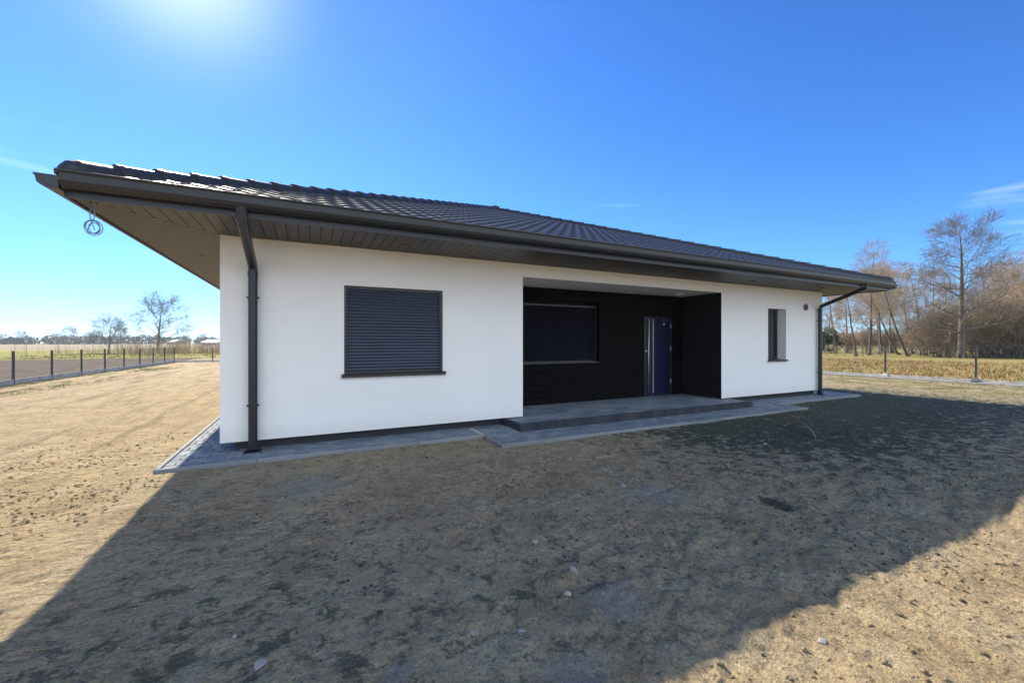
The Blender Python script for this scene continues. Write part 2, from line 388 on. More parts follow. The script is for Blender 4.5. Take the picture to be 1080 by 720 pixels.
# ------------------------------------------------------------------ house
house = tag(empty('house', (6.165, 13.85, 0)), 'single-storey white rendered house with black hipped tile roof and recessed dark porch', 'house')
HL = Vector(house.location)
def part(mb, name, m, parent=house, **k):
    """children are built in world coordinates and parented to an empty that is not rotated"""
    o = mb.build(name, m, None, **k); o.parent = parent
    p = parent; off = Vector((0,0,0))
    while p is not None: off += Vector(p.location); p = p.parent
    o.location = -off
    return o
WX0, WX1, WY0, WY1, WZ0, WZ1 = -1.07, 13.40, 6.75, 20.95, .135, 2.965
wins = [(.49, 2.04, 1.0, 2.37, .08), (10.86, 11.65, 1.03, 2.40, .23)]
PX0, PX1, PZ = 3.56, 9.03, 2.715; PY1 = 7.9; PLAT = .12
w = MB()
xs = [WX0, .49, 2.04, PX0, PX1, 10.86, 11.65, WX1]; zs = [WZ0, 1.0, 1.03, 2.37, 2.40, PZ, WZ1]
for i in range(len(xs)-1):
    for j in range(len(zs)-1):
        a, c, d, e = xs[i], xs[i+1], zs[j], zs[j+1]; mx, mz = (a+c)/2, (d+e)/2
        hole = (PX0 < mx < PX1 and mz < PZ) or any(o[0] < mx < o[1] and o[2] < mz < o[3] for o in wins)
        if not hole: w.quad((a,WY0,d), (c,WY0,d), (c,WY0,e), (a,WY0,e))
w.quad((WX0,WY1,WZ0), (WX0,WY0,WZ0), (WX0,WY0,WZ1), (WX0,WY1,WZ1))
w.quad((WX1,WY0,WZ0), (WX1,WY1,WZ0), (WX1,WY1,WZ1), (WX1,WY0,WZ1))
w.quad((WX1,WY1,WZ0), (WX0,WY1,WZ0), (WX0,WY1,WZ1), (WX1,WY1,WZ1))
# underside of the insulation, as a drip edge
for (a, c, y0, y1) in ((WX0, PX0, WY0, WY0+.2), (PX1, WX1, WY0, WY0+.2), (WX0, WX0+.2, WY0+.2, WY1-.2), (WX1-.2, WX1, WY0+.2, WY1-.2), (WX0, WX1, WY1-.2, WY1)):
    w.quad((a,y0,WZ0), (a,y1,WZ0), (c,y1,WZ0), (c,y0,WZ0))
for (a, c, d, e, dp) in wins:
    y = WY0+dp+.08
    w.quad((a,WY0,d), (a,WY0,e), (a,y,e), (a,y,d)); w.quad((c,WY0,e), (c,WY0,d), (c,y,d), (c,y,e))
    w.quad((a,WY0,e), (c,WY0,e), (c,y,e), (a,y,e)); w.quad((a,WY0,d), (a,y,d), (c,y,d), (c,WY0,d))
# left cheek of the porch is white render, ceiling too
w.quad((PX0,WY0,PLAT-.1), (PX0,WY0,PZ), (PX0,PY1+.1,PZ), (PX0,PY1+.1,PLAT-.1))
part(w, 'wall', M['render'])
c = MB(); c.box(PX0, PX1+.02, WY0, PY1+.2, PZ, PZ+.06)
# front edge butts behind the facade
c.v = [(x, y+.003 if y == WY0 else y, z) for x, y, z in c.v]
pc = part(c, 'porch_ceiling', M['render'])
pl = MB()
pl.box(WX0+.16, PX0+.1, WY0+.15, WY0+.4, -.1, WZ0+.02); pl.box(PX1-.1, WX1-.16, WY0+.15, WY0+.4, -.1, WZ0+.02)
pl.box(WX0+.16, WX0+.4, WY0+.4, WY1-.15, -.1, WZ0+.02); pl.box(WX1-.4, WX1-.16, WY0+.4, WY1-.15, -.1, WZ0+.02)
pl.box(WX0+.4, WX1-.4, WY1-.4, WY1-.15, -.1, WZ0+.02)
part(pl, 'plinth', M['plinth'])
# porch: dark cladding on the back wall (with shuttered window hole) and black cheek
PWX0, PWX1, PWZ0, PWZ1 = 3.95, 6.23, 1.02, 2.37
DX0, DX1, DZ1 = 7.66, 8.62, 2.2
cl = MB()
z = PLAT; k = 0
while z < PZ:
    z2 = min(z+.145, PZ)
    segs = [(PX0, DX0)] if z2 <= DZ1+.02 else [(PX0, PX1)]
    if z2 <= DZ1+.02: segs.append((DX1, PX1))
    for (a, c_) in segs:
        cuts = [(a, c_)]
        if a < PWX0 and z2 > PWZ0+.02 and z < PWZ1-.02: cuts = [(a, PWX0), (PWX1, c_)]
        for (p, q) in cuts: cl.cbox(p+.001, q-.001, PY1, PY1+.05, z+.003, z2-.003, .0, random.random())
    z = z2; k += 1
cl.box(PX0, PX1, PY1+.02, PY1+.06, PLAT, PZ) if False else None
part(cl, 'porch_cladding', M['clad'])
bk = MB(); bk.box(PX0-.1, PX1+.15, PY1+.22, PY1+.26, 0, PZ+.05); part(bk, 'porch_backing', M['dark'])
ck = MB(); ck.box(PX1, PX1+.04, WY0+.004, PY1+.2, PLAT-.1, PZ-.002); part(ck, 'porch_side_cladding', M['cladside'])
# porch platform with dark block edge
pf = MB(); pavers(pf, 3.26, 9.26, 6.24, 7.98, PLAT, .4, .2, .006)
part(pf, 'porch_floor', M['paver'], tone=True)
pe = MB()
x = 3.2
while x < 9.31: pe.cbox(x+.002, min(x+.12, 9.32)-.002, 6.15, 6.237, -.1, PLAT+.001, .006, random.random()); x += .12
y = 6.24
while y < 6.88: pe.cbox(3.2, 3.257, y+.002, y+.11, -.1, PLAT+.001, .006, random.random()); pe.cbox(9.263, 9.32, y+.002, y+.11, -.1, PLAT+.001, .006, random.random()); y += .112
pe.box(3.26, 9.26, 6.24, 7.98, -.1, PLAT-.012)
part(pe, 'porch_edge', M['palisade'], tone=True)
# windows
def shutter_window(a, c_, d, e, yf, name='shuttered_window', sill=True, front=WY0):
    win = empty(name); win.parent = house; win.location = Vector(((a+c_)/2, yf, d))-HL
    fr = MB(); t = .045
    for bx in ((a, a+t, d, e), (c_-t, c_, d, e), (a+t, c_-t, e-t*.9, e)): fr.box(bx[0], bx[1], yf-.012, yf+.06, bx[2], bx[3])
    part(fr, 'guide_rail', M['frame'], win)
    s_ = MB(); z = d+.05; n = round((e-t-z)/.049); hs = (e-t*.9-z)/n
    prof = [(.012, 0), (.002, .22), (-.003, .5), (.002, .80), (.009, .9), (.012, 1)]
    for i in range(n):
        for (o1, f1), (o2, f2) in zip(prof[:-1], prof[1:]):
            s_.quad((a+t, yf+.012+o1, z+(i+f1)*hs), (c_-t, yf+.012+o1, z+(i+f1)*hs), (c_-t, yf+.012+o2, z+(i+f2)*hs), (a+t, yf+.012+o2, z+(i+f2)*hs))
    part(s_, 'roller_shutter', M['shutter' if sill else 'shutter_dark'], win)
    bb = MB(); bb.cbox(a+t, c_-t, yf+.002, yf+.03, d+.004, d+.055, .003); part(bb, 'bottom_bar', M['sillm'], win)
    if sill:
        sl = MB(); sl.sweep([(0, -.045, -.035), (0, -.045, .0), (0, yf-front, .018), (0, yf-front, -.01), (0, -.04, -.01), (0, -.04, -.035)], (a-.03, front, d), (c_+.03, front, d))
        for x0 in (a-.036, c_+.006): sl.box(x0, x0+.03, front-.048, front-.002, d-.037, d+.02)
        part(sl, 'sill', M['sillm'], win)
    bk = MB(); bk.quad((a-.02, yf+.075, d-.02), (c_+.02, yf+.075, d-.02), (c_+.02, yf+.075, e+.02), (a-.02, yf+.075, e+.02)); part(bk, 'backing', M['dark'], win)
    return win
shutter_window(.49, 2.04, 1.0, 2.37, WY0+.075)
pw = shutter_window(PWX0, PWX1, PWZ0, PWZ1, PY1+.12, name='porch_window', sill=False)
rv = MB()   # dark reveal of the porch window
for q in (((PWX0, PWZ0), (PWX0, PWZ1)), ((PWX1, PWZ1), (PWX1, PWZ0)), ((PWX0, PWZ1), (PWX1, PWZ1)), ((PWX1, PWZ0), (PWX0, PWZ0))):
    (xa, za), (xb, zb) = q; rv.quad((xa, PY1+.004, za), (xb, PY1+.004, zb), (xb, PY1+.21, zb), (xa, PY1+.21, za))
part(rv, 'reveal', M['clad'], pw)
ps = MB(); ps.box(PWX0+.002, PWX1-.002, PY1-.035, PY1+.11, PWZ0+.001, PWZ0+.022); part(ps, 'sill', M['sillm'], pw)
# narrow window
a, c_, d, e, dp = wins[1]; yf = WY0+dp
nw = empty('window'); nw.parent = house; nw.location = Vector(((a+c_)/2, yf, d))-HL
fr = MB(); t = .075
for bx in ((a, a+t, d, e), (c_-t, c_, d, e), (a+t, c_-t, e-t, e), (a+t, c_-t, d, d+t)): fr.box(bx[0], bx[1], yf, yf+.07, bx[2], bx[3])
part(fr, 'frame', M['frame'], nw)
gl_ = MB(); gl_.box(a+t-.005, c_-t+.005, yf+.03, yf+.045, d+t-.005, e-t+.005); part(gl_, 'glass', M['glass'], nw)
sl = MB(); sl.sweep([(0, -.045, -.035), (0, -.045, .0), (0, dp, .03), (0, dp, .0), (0, -.04, -.01), (0, -.04, -.035)], (a-.03, WY0, d), (c_+.03, WY0, d))
part(sl, 'sill', M['sillm'], nw)
# entrance door
dr = empty('entrance_door'); dr.parent = house; dr.location = Vector((8.13, PY1, PLAT))-HL
fr = MB(); 
for bx in ((DX0, DX0+.06, PLAT, DZ1), (DX1-.06, DX1, PLAT, DZ1), (DX0+.06, DX1-.06, DZ1-.06, DZ1)): fr.box(bx[0], bx[1], PY1+.01, PY1+.1, bx[2], bx[3])
fr.box(DX0+.06, DX1-.06, PY1+.01, PY1+.1, PLAT, PLAT+.025)
part(fr, 'frame', M['frame'], dr)
lf = MB(); lf.cbox(DX0+.063, DX1-.063, PY1+.03, PY1+.09, PLAT+.028, DZ1-.063, 0)
part(lf, 'leaf', M['door'], dr)
gs = MB(); gs.box(7.84, 7.93, PY1+.024, PY1+.04, .42, 2.08); part(gs, 'glass_strip', M['glass'], dr)
hb = MB(); hb.tube([(7.765, PY1-.035, .24), (7.765, PY1-.035, 2.11)], .013, 10)
for zz in (.45, 1.2, 1.9): hb.tube([(7.775, PY1-.03, zz), (7.775, PY1+.032, zz)], .008, 8)
part(hb, 'pull_handle', M['steel'], dr, smooth=True)
st = MB(); st.box(7.95, 7.97, PY1+.002, PY1+.036, .2, 2.1); part(st, 'steel_inlay', M['steel'], dr)
lk = MB(); lk.tube([(7.715, PY1+.035, 1.28), (7.715, PY1-.01, 1.28)], .022, 12); part(lk, 'lock', M['steel'], dr)
vw = MB(); vw.tube([(8.36, PY1+.035, 1.98), (8.36, PY1+.018, 1.98)], .03, 12); part(vw, 'door_plate', M['steel'], dr)
vw = MB(); vw.tube([(8.36, PY1+.035, 2.08), (8.36, PY1+.022, 2.08)], .012, 10); part(vw, 'door_viewer', M['steel'], dr)
for zz in (.48, 1.33, 1.92):
    hg = MB(); hg.tube([(8.575, PY1-.002, zz-.06), (8.575, PY1-.002, zz+.06)], .013, 10); part(hg, 'hinge', M['steel'], dr, smooth=True)
# porch ceiling lamp, soffit spots, round wall vent
def ring(mb, cx, cy, z, r0, r1, h, n=28):
    for i in range(n):
        t0, t1 = 2*PI*i/n, 2*PI*(i+1)/n
        p = lambda r, t, zz: (cx+r*math.cos(t), cy+r*math.sin(t), zz)
        mb.quad(p(r0,t0,z-h), p(r0,t1,z-h), p(r1,t1,z-h), p(r1,t0,z-h)); mb.quad(p(r1,t0,z-h), p(r1,t1,z-h), p(r1,t1,z), p(r1,t0,z))
        mb.quad(p(r0,t1,z-h), p(r0,t0,z-h), p(r0,t0,z), p(r0,t1,z))
lm_ = MB(); ring(lm_, 8.35, 7.42, PZ, .085, .115, .03); o = part(lm_, 'ceiling_lamp', M['white'])
dc = MB(); dc.tube([(8.35, 7.42, PZ-.001), (8.35, 7.42, PZ-.02)], .084, 24); d2 = part(dc, 'diffuser', M['white'], o)
for (sx, sy) in ((-1.58, 8.43), (1.30, 6.22), (5.2, 6.2), (9.4, 6.2), (12.3, 6.2), (-1.58, 12.6), (-1.58, 16.8)):
    s_ = MB(); ring(s_, sx, sy, 2.949, .035, .06, .008, 20); sp = part(s_, 'recessed_spotlight', M['anthracite'])
    s_ = MB(); s_.tube([(sx, sy, 2.949), (sx, sy, 2.945)], .034, 18); part(s_, 'lens', M['glass'], sp)
vt = MB()
for r0, r1, dy in ((.075, .095, .025),):
    for i in range(28):
        t0, t1 = 2*PI*i/28, 2*PI*(i+1)/28
        p = lambda r, t, y_: (12.55+r*math.cos(t), y_, 2.49+r*math.sin(t))
        vt.quad(p(r0,t0,WY0-dy), p(r0,t1,WY0-dy), p(r1,t1,WY0-dy), p(r1,t0,WY0-dy)); vt.quad(p(r1,t0,WY0-dy), p(r1,t1,WY0-dy), p(r1,t1,WY0), p(r1,t0,WY0))
for i in range(6):
    zz = 2.49-.06+i*.024; hw = math.sqrt(max(0, .075**2-(zz-2.49)**2)); vt.box(12.55-hw, 12.55+hw, WY0-.02, WY0-.004, zz-.004, zz+.006)
vo = part(vt, 'wall_vent', M['postgrey']); vb = MB(); vb.tube([(12.55, WY0-.001, 2.49), (12.55, WY0-.004, 2.49)], .074, 24); part(vb, 'vent_backing', M['dark'], vo)
# soffit boards
EX0, EX1, EY0, EY1, SZ = -2.14, 14.47, 5.63, 22.07, 2.95
so = MB(); G = .009; BW = .135; TH = .012
def board(p):   # polygon in plan, counter-clockwise
    n = len(p); so.add([(x, y, SZ) for x, y in p]+[(x, y, SZ+TH) for x, y in p], [tuple(range(n-1,-1,-1)), tuple(range(n,2*n))]+[(i,(i+1)%n,n+(i+1)%n,n+i) for i in range(n)])
def run(L0, L1, W0, W1, ov, tr):
    """boards along a side: L0..L1 outer extent, W0..W1 wall extent, ov overhang; tr maps (l, depth) -> xy"""
    brk = [L0]; x = L0
    while x < L1-.02: x += BW; brk.append(min(x, L1))
    for a, c_ in zip(brk[:-1], brk[1:]):
        a2, c2 = a+G/2, c_-G/2
        if c2-a2 < .01: continue
        da = min(ov, a2-L0, L1-a2); dc_ = min(ov, c2-L0, L1-c2)
        pts = [(a2, 0), (c2, 0), (c2, max(dc_-.004, .001)), (a2, max(da-.004, .001))]
        board([tr(*q) for q in pts])
run(EX0, EX1, WX0, WX1, WY0-EY0-.002, lambda l, dd: (l, EY0+dd))
run(EY0, EY1, WY0, WY1, WX0-EX0-.002, lambda l, dd: (EX0+dd, l))
run(EY0, EY1, WY0, WY1, EX1-WX1-.002, lambda l, dd: (EX1-dd, l))
run(EX0, EX1, WX0, WX1, EY1-WY1-.002, lambda l, dd: (l, EY1-dd))
sf = part(so, 'soffit', M['soffit'])
sb = MB(); sb.box(EX0+.01, EX1-.01, EY0+.01, EY1-.01, SZ+TH+.004, SZ+TH+.01); part(sb, 'soffit_backing', M['dark'], sf)
# fascia
fa = MB(); FT = 3.10
fa.box(EX0-.02, EX1+.02, EY0-.02, EY0-.001, SZ-.018, FT); fa.box(EX0-.02, EX1+.02, EY1+.001, EY1+.02, SZ-.018, FT)
fa.box(EX0-.02, EX0-.001, EY0-.001, EY1+.001, SZ-.018, FT); fa.box(EX1+.001, EX1+.02, EY0-.001, EY1+.001, SZ-.018, FT)
part(fa, 'fascia', M['anthracite'])
# gutters: (outward, z)
def gprof(zt, out, dep):
    return [(0, zt), (0, zt-dep+.01), (.03, zt-dep), (out*.55, zt-dep+.004), (out*.80, zt-dep+.03), (out*.93, zt-dep*.60), (out*.97, zt-.035), (out, zt-.02), (out+.012, zt-.012), (out+.012, zt), (out, zt+.004), (out-.012, zt-.004), (out-.014, zt-.03),
            (out*.85, zt-dep*.55), (out*.7, zt-dep+.045), (.03, zt-dep+.016), (.012, zt-.01)]
g = MB(); g.sweep([(0, -.022-o, z) for o, z in gprof(3.165, .135, .165)], (EX0-.01, EY0, 0), (EX1+.01, EY0, 0)); part(g, 'gutter', M['gutter'], smooth=False)
for gx0, q in ((EX0, -1), (EX1, 1)):
    g = MB(); P_ = gprof(3.11, .165, .13); g.sweep([(q*(.022+o), 0, z) for o, z in P_], (gx0, EY0-.12, 0), (gx0, EY1+.1, 0))
    for yy_ in (EY0-.124, EY1+.104):   # stop ends
        E2 = [(0, 3.11), (0, 2.99), (.03, 2.98), (.09, 2.985), (.13, 3.01), (.155, 3.06), (.178, 3.112)]
        g.sweep([(q*(.018+o), 0, z) for o, z in E2], (gx0, yy_-.003, 0), (gx0, yy_+.003, 0))
    part(g, 'gutter', M['gutter'])
g = MB(); g.sweep([(0, .022+o, z) for o, z in gprof(3.165, .135, .165)], (EX0-.01, EY1, 0), (EX1+.01, EY1, 0)); part(g, 'gutter', M['gutter'])
# downspouts
def sq_pipe(mb, pts, s_, t_):
    vs = []; fs = []
    pts = [Vector(p) for p in pts]
    for i, p in enumerate(pts):
        d = pts[min(i+1, len(pts)-1)]-pts[max(i-1, 0)]; d.normalize()
        a = Vector((1,0,0))-d*d.x; a.normalize(); b_ = d.cross(a)
        r_ = .02
        for (u, v_) in ((-s_,-t_+r_),(-s_+r_,-t_),(s_-r_,-t_),(s_,-t_+r_),(s_,t_-r_),(s_-r_,t_),(-s_+r_,t_),(-s_,t_-r_)):
            vs.append(p+a*u+b_*v_)
    for i in range(len(pts)-1):
        for k in range(8): fs.append((i*8+k, i*8+(k+1)%8, (i+1)*8+(k+1)%8, (i+1)*8+k))
    fs.append(tuple(range(7,-1,-1))); m_ = (len(pts)-1)*8; fs.append(tuple(m_+k for k in range(8)))
    mb.add(vs, fs)
def downspout(x, xt, zelb, s_=.052, ztop=3.03):
    d = MB(); yw = WY0-.085
    sq_pipe(d, [(xt, EY0-.085, ztop), (xt, EY0-.08, ztop-.11), (x, yw-.03, zelb+.03), (x, yw, zelb-.05), (x, yw, .10)], s_, s_)
    o = part(d, 'downspout', M['gutter'])
    c_ = MB(); 
    sq_pipe(c_, [(x, yw, zelb-.05), (x, yw, zelb-.11)], s_+.006, s_+.006)
    part(c_, 'sleeve', M['gutter'], o)
    for zz in (2.10, .62):
        k = MB(); sq_pipe(k, [(x, yw, zz), (x, yw, zz+.03)], s_+.005, s_+.005)
        for q in (-1, 1): k.box(x+q*(s_+.012)-.012, x+q*(s_+.012)+.012, yw-.012, yw+.012, zz+.004, zz+.026)
        k.box(x-.012, x+.012, yw+s_, WY0, zz+.004, zz+.026); part(k, 'bracket', M['gutter'], o)
    f_ = MB(); sq_pipe(f_, [(x, yw, .11), (x, yw, .04), (x, yw-.02, .008)], s_+.012, s_+.012)
    f_.box(x-.10, x+.10, yw-.10, yw+.075, .003, .016); part(f_, 'drain_shoe', M['gutter'], o)
    return o
downspout(-.68, -.68, 2.52)
downspout(13.12, 13.05, 2.50, .045)

# roof
RX0, RX1, RY0 = -2.20, 14.53, 5.53; HALF = (RX1-RX0)/2; RY1 = RY0+2*HALF; RC = ((RX0+RX1)/2, RY0+HALF)
TAN = .385; ZE = 3.155; CO = .345; PER = .24; NS = 9
def roof_face(tr):
    mb_v = []; mb_f = []
    nco = int(math.ceil(HALF/CO))
    du = PER/NS; nu = int(2*HALF/du)+1
    us = [-HALF+i*2*HALF/nu for i in range(nu+1)]
    def wave(u):
        q = (u/PER) % 1.0
        return .008*math.sin(PI*min(q/.6, 1.0)) if q < .6 else -.004*math.sin(PI*(q-.6)/.4)
    for k in range(nco):
        d0 = k*CO; d1 = min((k+1)*CO+.03, HALF)
        off = .0
        rows = ((d0, -.02), (d0-.004, .020), (d0+.01, .026), (d1, .002))
        lim = HALF-d0
        cols = [u for u in us if abs(u) <= lim+du]
        base = len(mb_v); nc = len(cols)
        for (dd, hh) in rows:
            l = max(HALF-dd, .0)
            for u in cols:
                uu = max(-l, min(l, u)); mb_v.append((*tr(uu, dd), ZE+TAN*dd+hh+wave(uu+off)))
        for r in range(3):
            for i in range(nc-1): mb_f.append((base+r*nc+i, base+r*nc+i+1, base+(r+1)*nc+i+1, base+(r+1)*nc+i))
    return mb_v, mb_f
rf = MB()
for tr in (lambda u, d: (RC[0]+u, RY0+d), lambda u, d: (RX1-d, RC[1]+u), lambda u, d: (RC[0]-u, RY1-d), lambda u, d: (RX0+d, RC[1]-u)):
    v_, f_ = roof_face(tr); rf.add(v_, f_)
roof = part(rf, 'roof', M['tile'])
sides = [((RX0, RY0), (1, 1)), ((RX1, RY0), (-1, 1)), ((RX1, RY1), (-1, -1)), ((RX0, RY1), (1, -1))]
for (ox, oy), (sx, sy) in sides:
    hc = MB(); L = HALF*math.sqrt(2); tl = .40; n = int(L/tl)
    D = Vector((sx, sy, TAN)).normalized(); P0 = Vector((ox+sx*.09, oy+sy*.09, ZE+.015+TAN*.09))
    side = D.cross(Vector((0,0,1))).normalized(); up = side.cross(D).normalized()
    LL = (Vector((sx*HALF, sy*HALF, TAN*HALF))).length; n = int(LL/tl)
    for i in range(n+1):
        s0 = i*tl-.03 if i else -.03; s1 = min((i+1)*tl+.05, LL)
        rings = [(s0, .128, -.006), (s0+.006, .138, .0), (s0+.05, .138, 0), (s0+.055, .130, -.002), (s1, .108, -.012)]
        if i == 0: rings = [(-.10, .01, -.05), (-.095, .06, -.03), (-.07, .10, -.02), (-.02, .13, -.005), (.05, .137, 0), (s1, .108, -.012)]
        vs = []; K = 10
        for (sd, r, dz) in rings:
            c0 = P0+D*sd+up*dz
            for q in range(K+1):
                t_ = PI*q/K; vs.append(c0+side*(r*math.cos(t_))+up*(r*.78*math.sin(t_)))
            vs.append(c0+side*(-r)-up*.06); vs.append(c0+side*r-up*.06)
        m_ = K+3; fs = []
        for a_ in range(len(rings)-1):
            for q in range(m_): fs.append((a_*m_+q, a_*m_+(q+1)%m_, (a_+1)*m_+(q+1)%m_, (a_+1)*m_+q))
        fs.append(tuple(range(m_)))
        hc.add(vs, fs)
    part(hc, 'hip_cap', M['tile'], roof)
pk = MB(); pk.tube([(RC[0], RC[1], ZE+TAN*HALF-.02), (RC[0], RC[1], ZE+TAN*HALF+.10), (RC[0], RC[1], ZE+TAN*HALF+.16)], [.2, .17, .03], 12); part(pk, 'peak_cap', M['tile'], roof)

# hanging coil of cable under the corner of the eave
cb = MB(); cz = 2.955; cxy = at(97, 4.28)
cbl = []
random.seed(3)
hx, hy = cxy
for (ox_, oy_) in ((-.02, .01), (.025, -.01)):
    cb.tube([(hx+ox_*1.2+.01, hy+oy_, cz), (hx+ox_*.6, hy+.01, cz-.08), (hx+ox_*.9, hy, cz-.13), (hx+ox_*.3, hy, cz-.2)], .005, 6)
for k in range(4):
    R_ = .078+.006*k*(-1)**k; c0 = Vector((hx+.004*k, hy+.006*k, cz-.255-.004*k)); ph = random.random()*6
    pts = []
    for i in range(29):
        t_ = 2*PI*i/28
        u = Vector((RT[0], RT[1], 0)); rr = R_*(1+.06*math.sin(2*t_+ph)); pts.append(c0+u*rr*math.cos(t_)+Vector((.1*u.y,-.1*u.x,1))*rr*.92*math.sin(t_))
    cb.tube(pts, .0045, 6)
for s0, s1 in ((-.02, -.05), (.0, .03)):
    cb.tube([(hx, hy, cz-.18), (hx+RT[0]*s0*.4, hy+RT[1]*s0, cz-.22), (hx+RT[0]*s1, hy+RT[1]*s1, cz-.29)], .0045, 6)
tag(cb.build('hanging_cable', M['cable'], loc=(hx, hy, cz), smooth=True), 'grey coil of spare cable hanging from the soffit corner', 'cable')

# ------------------------------------------------------------------ fences
def fence(name, pts, hgt, label, thick, mpost, base_h_, panel=True, skip=(), sock=False, strut=()):
    root = tag(empty(name, (pts[0][0], pts[0][1], float(base_h(pts[0][0], pts[0][1])))), label, 'fence')
    for i, (x, y) in enumerate(pts):
        if i in skip: continue
        z = float(base_h(x, y)); mb = MB()
        mb.cbox(x-thick/2, x+thick/2, y-thick/2, y+thick/2, z-.1, z+hgt, .004); po = part(mb, 'post', mpost, root)
        cp = MB(); cp.cbox(x-thick/2-.004, x+thick/2+.004, y-thick/2-.004, y+thick/2+.004, z+hgt, z+hgt+.012, .004); part(cp, 'post_cap', mpost, po)
        if sock:
            cp = MB(); cp.cbox(x-.11, x+.10, y-.11, y+.11, z-.1, z+.13, .03); cp.cbox(x-.055, x+.055, y-.055, y+.055, z+.13, z+.20, .02); part(cp, 'socket', M['concrete'] if i % 2 else M['postgrey'], po)
    for (p, q) in zip(pts[:-1], pts[1:]):
        zp = float(base_h(*p)); zq = float(base_h(*q))
        ax = Vector((q[0]-p[0], q[1]-p[1], zq-zp)); L = ax.length; u = ax.normalized(); nn = Vector((-u.y, u.x, 0)).normalized()*.022
        pb = MB(); P = Vector((p[0], p[1], zp)); off = .045
        A = P+u*(.005); B_ = P+u*(L-.005)
        pb.sweep([nn*1+Vector((0,0,-.1)), -nn+Vector((0,0,-.1)), -nn+Vector((0,0,base_h_)), nn+Vector((0,0,base_h_))], A, B_)
        part(pb, 'base_panel', M['concrete'], root)
        if panel:
            wm = MB(); zb = base_h_+.02; zt = hgt-.04; wr = .0013 if sock else .0020
            n = int(L/.05)
            for k in range(1, n):
                a_ = P+u*(k*L/n); wm.tube([a_+Vector((0,0,zb)), a_+Vector((0,0,zt))], wr, 3, False)
            nz = int((zt-zb)/.2)
            for k in range(nz+1):
                zz = zb+(zt-zb)*k/nz; wm.tube([P+u*.03+Vector((0,0,zz))+nn*.2, P+u*(L-.03)+Vector((0,0,zz))+nn*.2], wr*1.2, 3, False)
            part(wm, 'mesh_panel', mpost, root)
    return root
lp = [(-9.93, 43.0-2.6*k) for k in range(0, 13)]
fence('fence', lp, 1.25, 'dark post and wire mesh fence running along the ploughed field at the left', .06, M['post'], .20)
bp = [(-9.93+2.6*k, 43.06) for k in range(0, 6)]
fence('fence', bp, 1.2, 'distant mesh fence closing the far end of the sandy lot', .06, M['post'], .14, skip=(0,))
rp = [(22.8, 9.0+2.75*k) for k in range(3, -4, -1)]
fence('fence', rp, 1.45, 'grey mesh fence with concrete base before the bare trees at the right', .052, M['post'], .13, sock=True)
# strip of loose rubble along the right fence base (narrow concrete haunching)
hb_ = MB(); 
for k in range(26):
    y0 = -.5+k*.6; hb_.cbox(22.30, 22.62+random.uniform(-.05,.06), y0, y0+.59, -.12, .0+random.uniform(-.01,.012), .01, random.random())
tag(hb_.build('path', M['kerb'], tone=True), kind='structure')

# ------------------------------------------------------------------ vegetation
def blades(name, pts, hmin, hmax, wid, m, per=7, seed=1, spread=.07, lean=.5):
    rg = np.random.RandomState(seed); n = len(pts)*per
    P = np.repeat(np.array(pts, float), per, 0); P[:, :2] += rg.normal(0, spread, (n, 2))
    hh = rg.uniform(hmin, hmax, n); an = rg.uniform(0, 2*PI, n); ln = rg.normal(0, lean, (n, 2))*hh[:, None]*.6
    wv = np.stack([np.cos(an), np.sin(an), 0*an], 1)*wid*rg.uniform(.6, 1.4, n)[:, None]
    midp = P+np.stack([ln[:, 0]*.35, ln[:, 1]*.35, hh*.55], 1); tip = P+np.stack([ln[:, 0], ln[:, 1], hh*.95], 1)
    V = np.stack([P-wv, P+wv, midp+wv*.7, midp-wv*.7, tip], 1).reshape(-1, 3)
    b_ = np.arange(n)*5
    T = np.concatenate([np.stack([b_, b_+1, b_+2], 1), np.stack([b_, b_+2, b_+3], 1), np.stack([b_+3, b_+2, b_+4], 1)])
    o = obj_np(name, V, T, m); return o
rg = np.random.RandomState(11)
def scatter(n, x0, x1, y0, y1, dens=None, z=.03, soil=False):
    x = rg.uniform(x0, x1, n); y = rg.uniform(y0, y1, n)
    if dens is not None: k = dens(x, y) > rg.uniform(0, 1, n); x, y = x[k], y[k]
    zz = soil_h(x, y)-.01 if soil else base_h(x, y)+z
    return np.stack([x, y, zz], 1)
q = scatter(5200, 23.4, 44, -4, 26, lambda x, y: .25+1.3*(fbm(x*.35, y*.35, 2, 3)+.25))
tag(blades('dry_grass', q, .05, .20, .016, M['dryb'], 7, 2, .14, .8), 'dry orange grass beyond the right fence', 'grass', kind='stuff')
q = scatter(5000, 15.2, 22.4, -3, 16, lambda x, y: sstep(16, 21, x)*(.1+2.2*np.clip(fbm(x*.7, y*.7, 6, 3)+.12, 0, 1)), soil=True)
tag(blades('grass', q, .02, .075, .006, M['greenb'], 8, 3, .07, .9), 'thin green and straw grass on the soil before the right fence', 'grass', kind='stuff')
q = scatter(16000, -9.8, -5.0, 9, 42, lambda x, y: sstep(-6.0, -9.3, x)*np.clip(.05+3.2*(fbm(x*1.1, y*.22, 8, 3)+.02), 0, 1)+sstep(-9.3, -9.7, x)*.5, soil=True)
tag(blades('grass', q, .02, .08, .005, M['greenb'], 7, 4, .05, .9), 'short green grass tufts along the foot of the left fence', 'grass', kind='stuff')
q = scatter(2500, -30, 12, 55, 80, lambda x, y: .6+0*x)
tag(blades('meadow_grass', q, .05, .16, .03, M['dryb'], 5, 6, .3, .8), 'rough grass of the field margin behind the ploughed field', 'grass', kind='stuff')
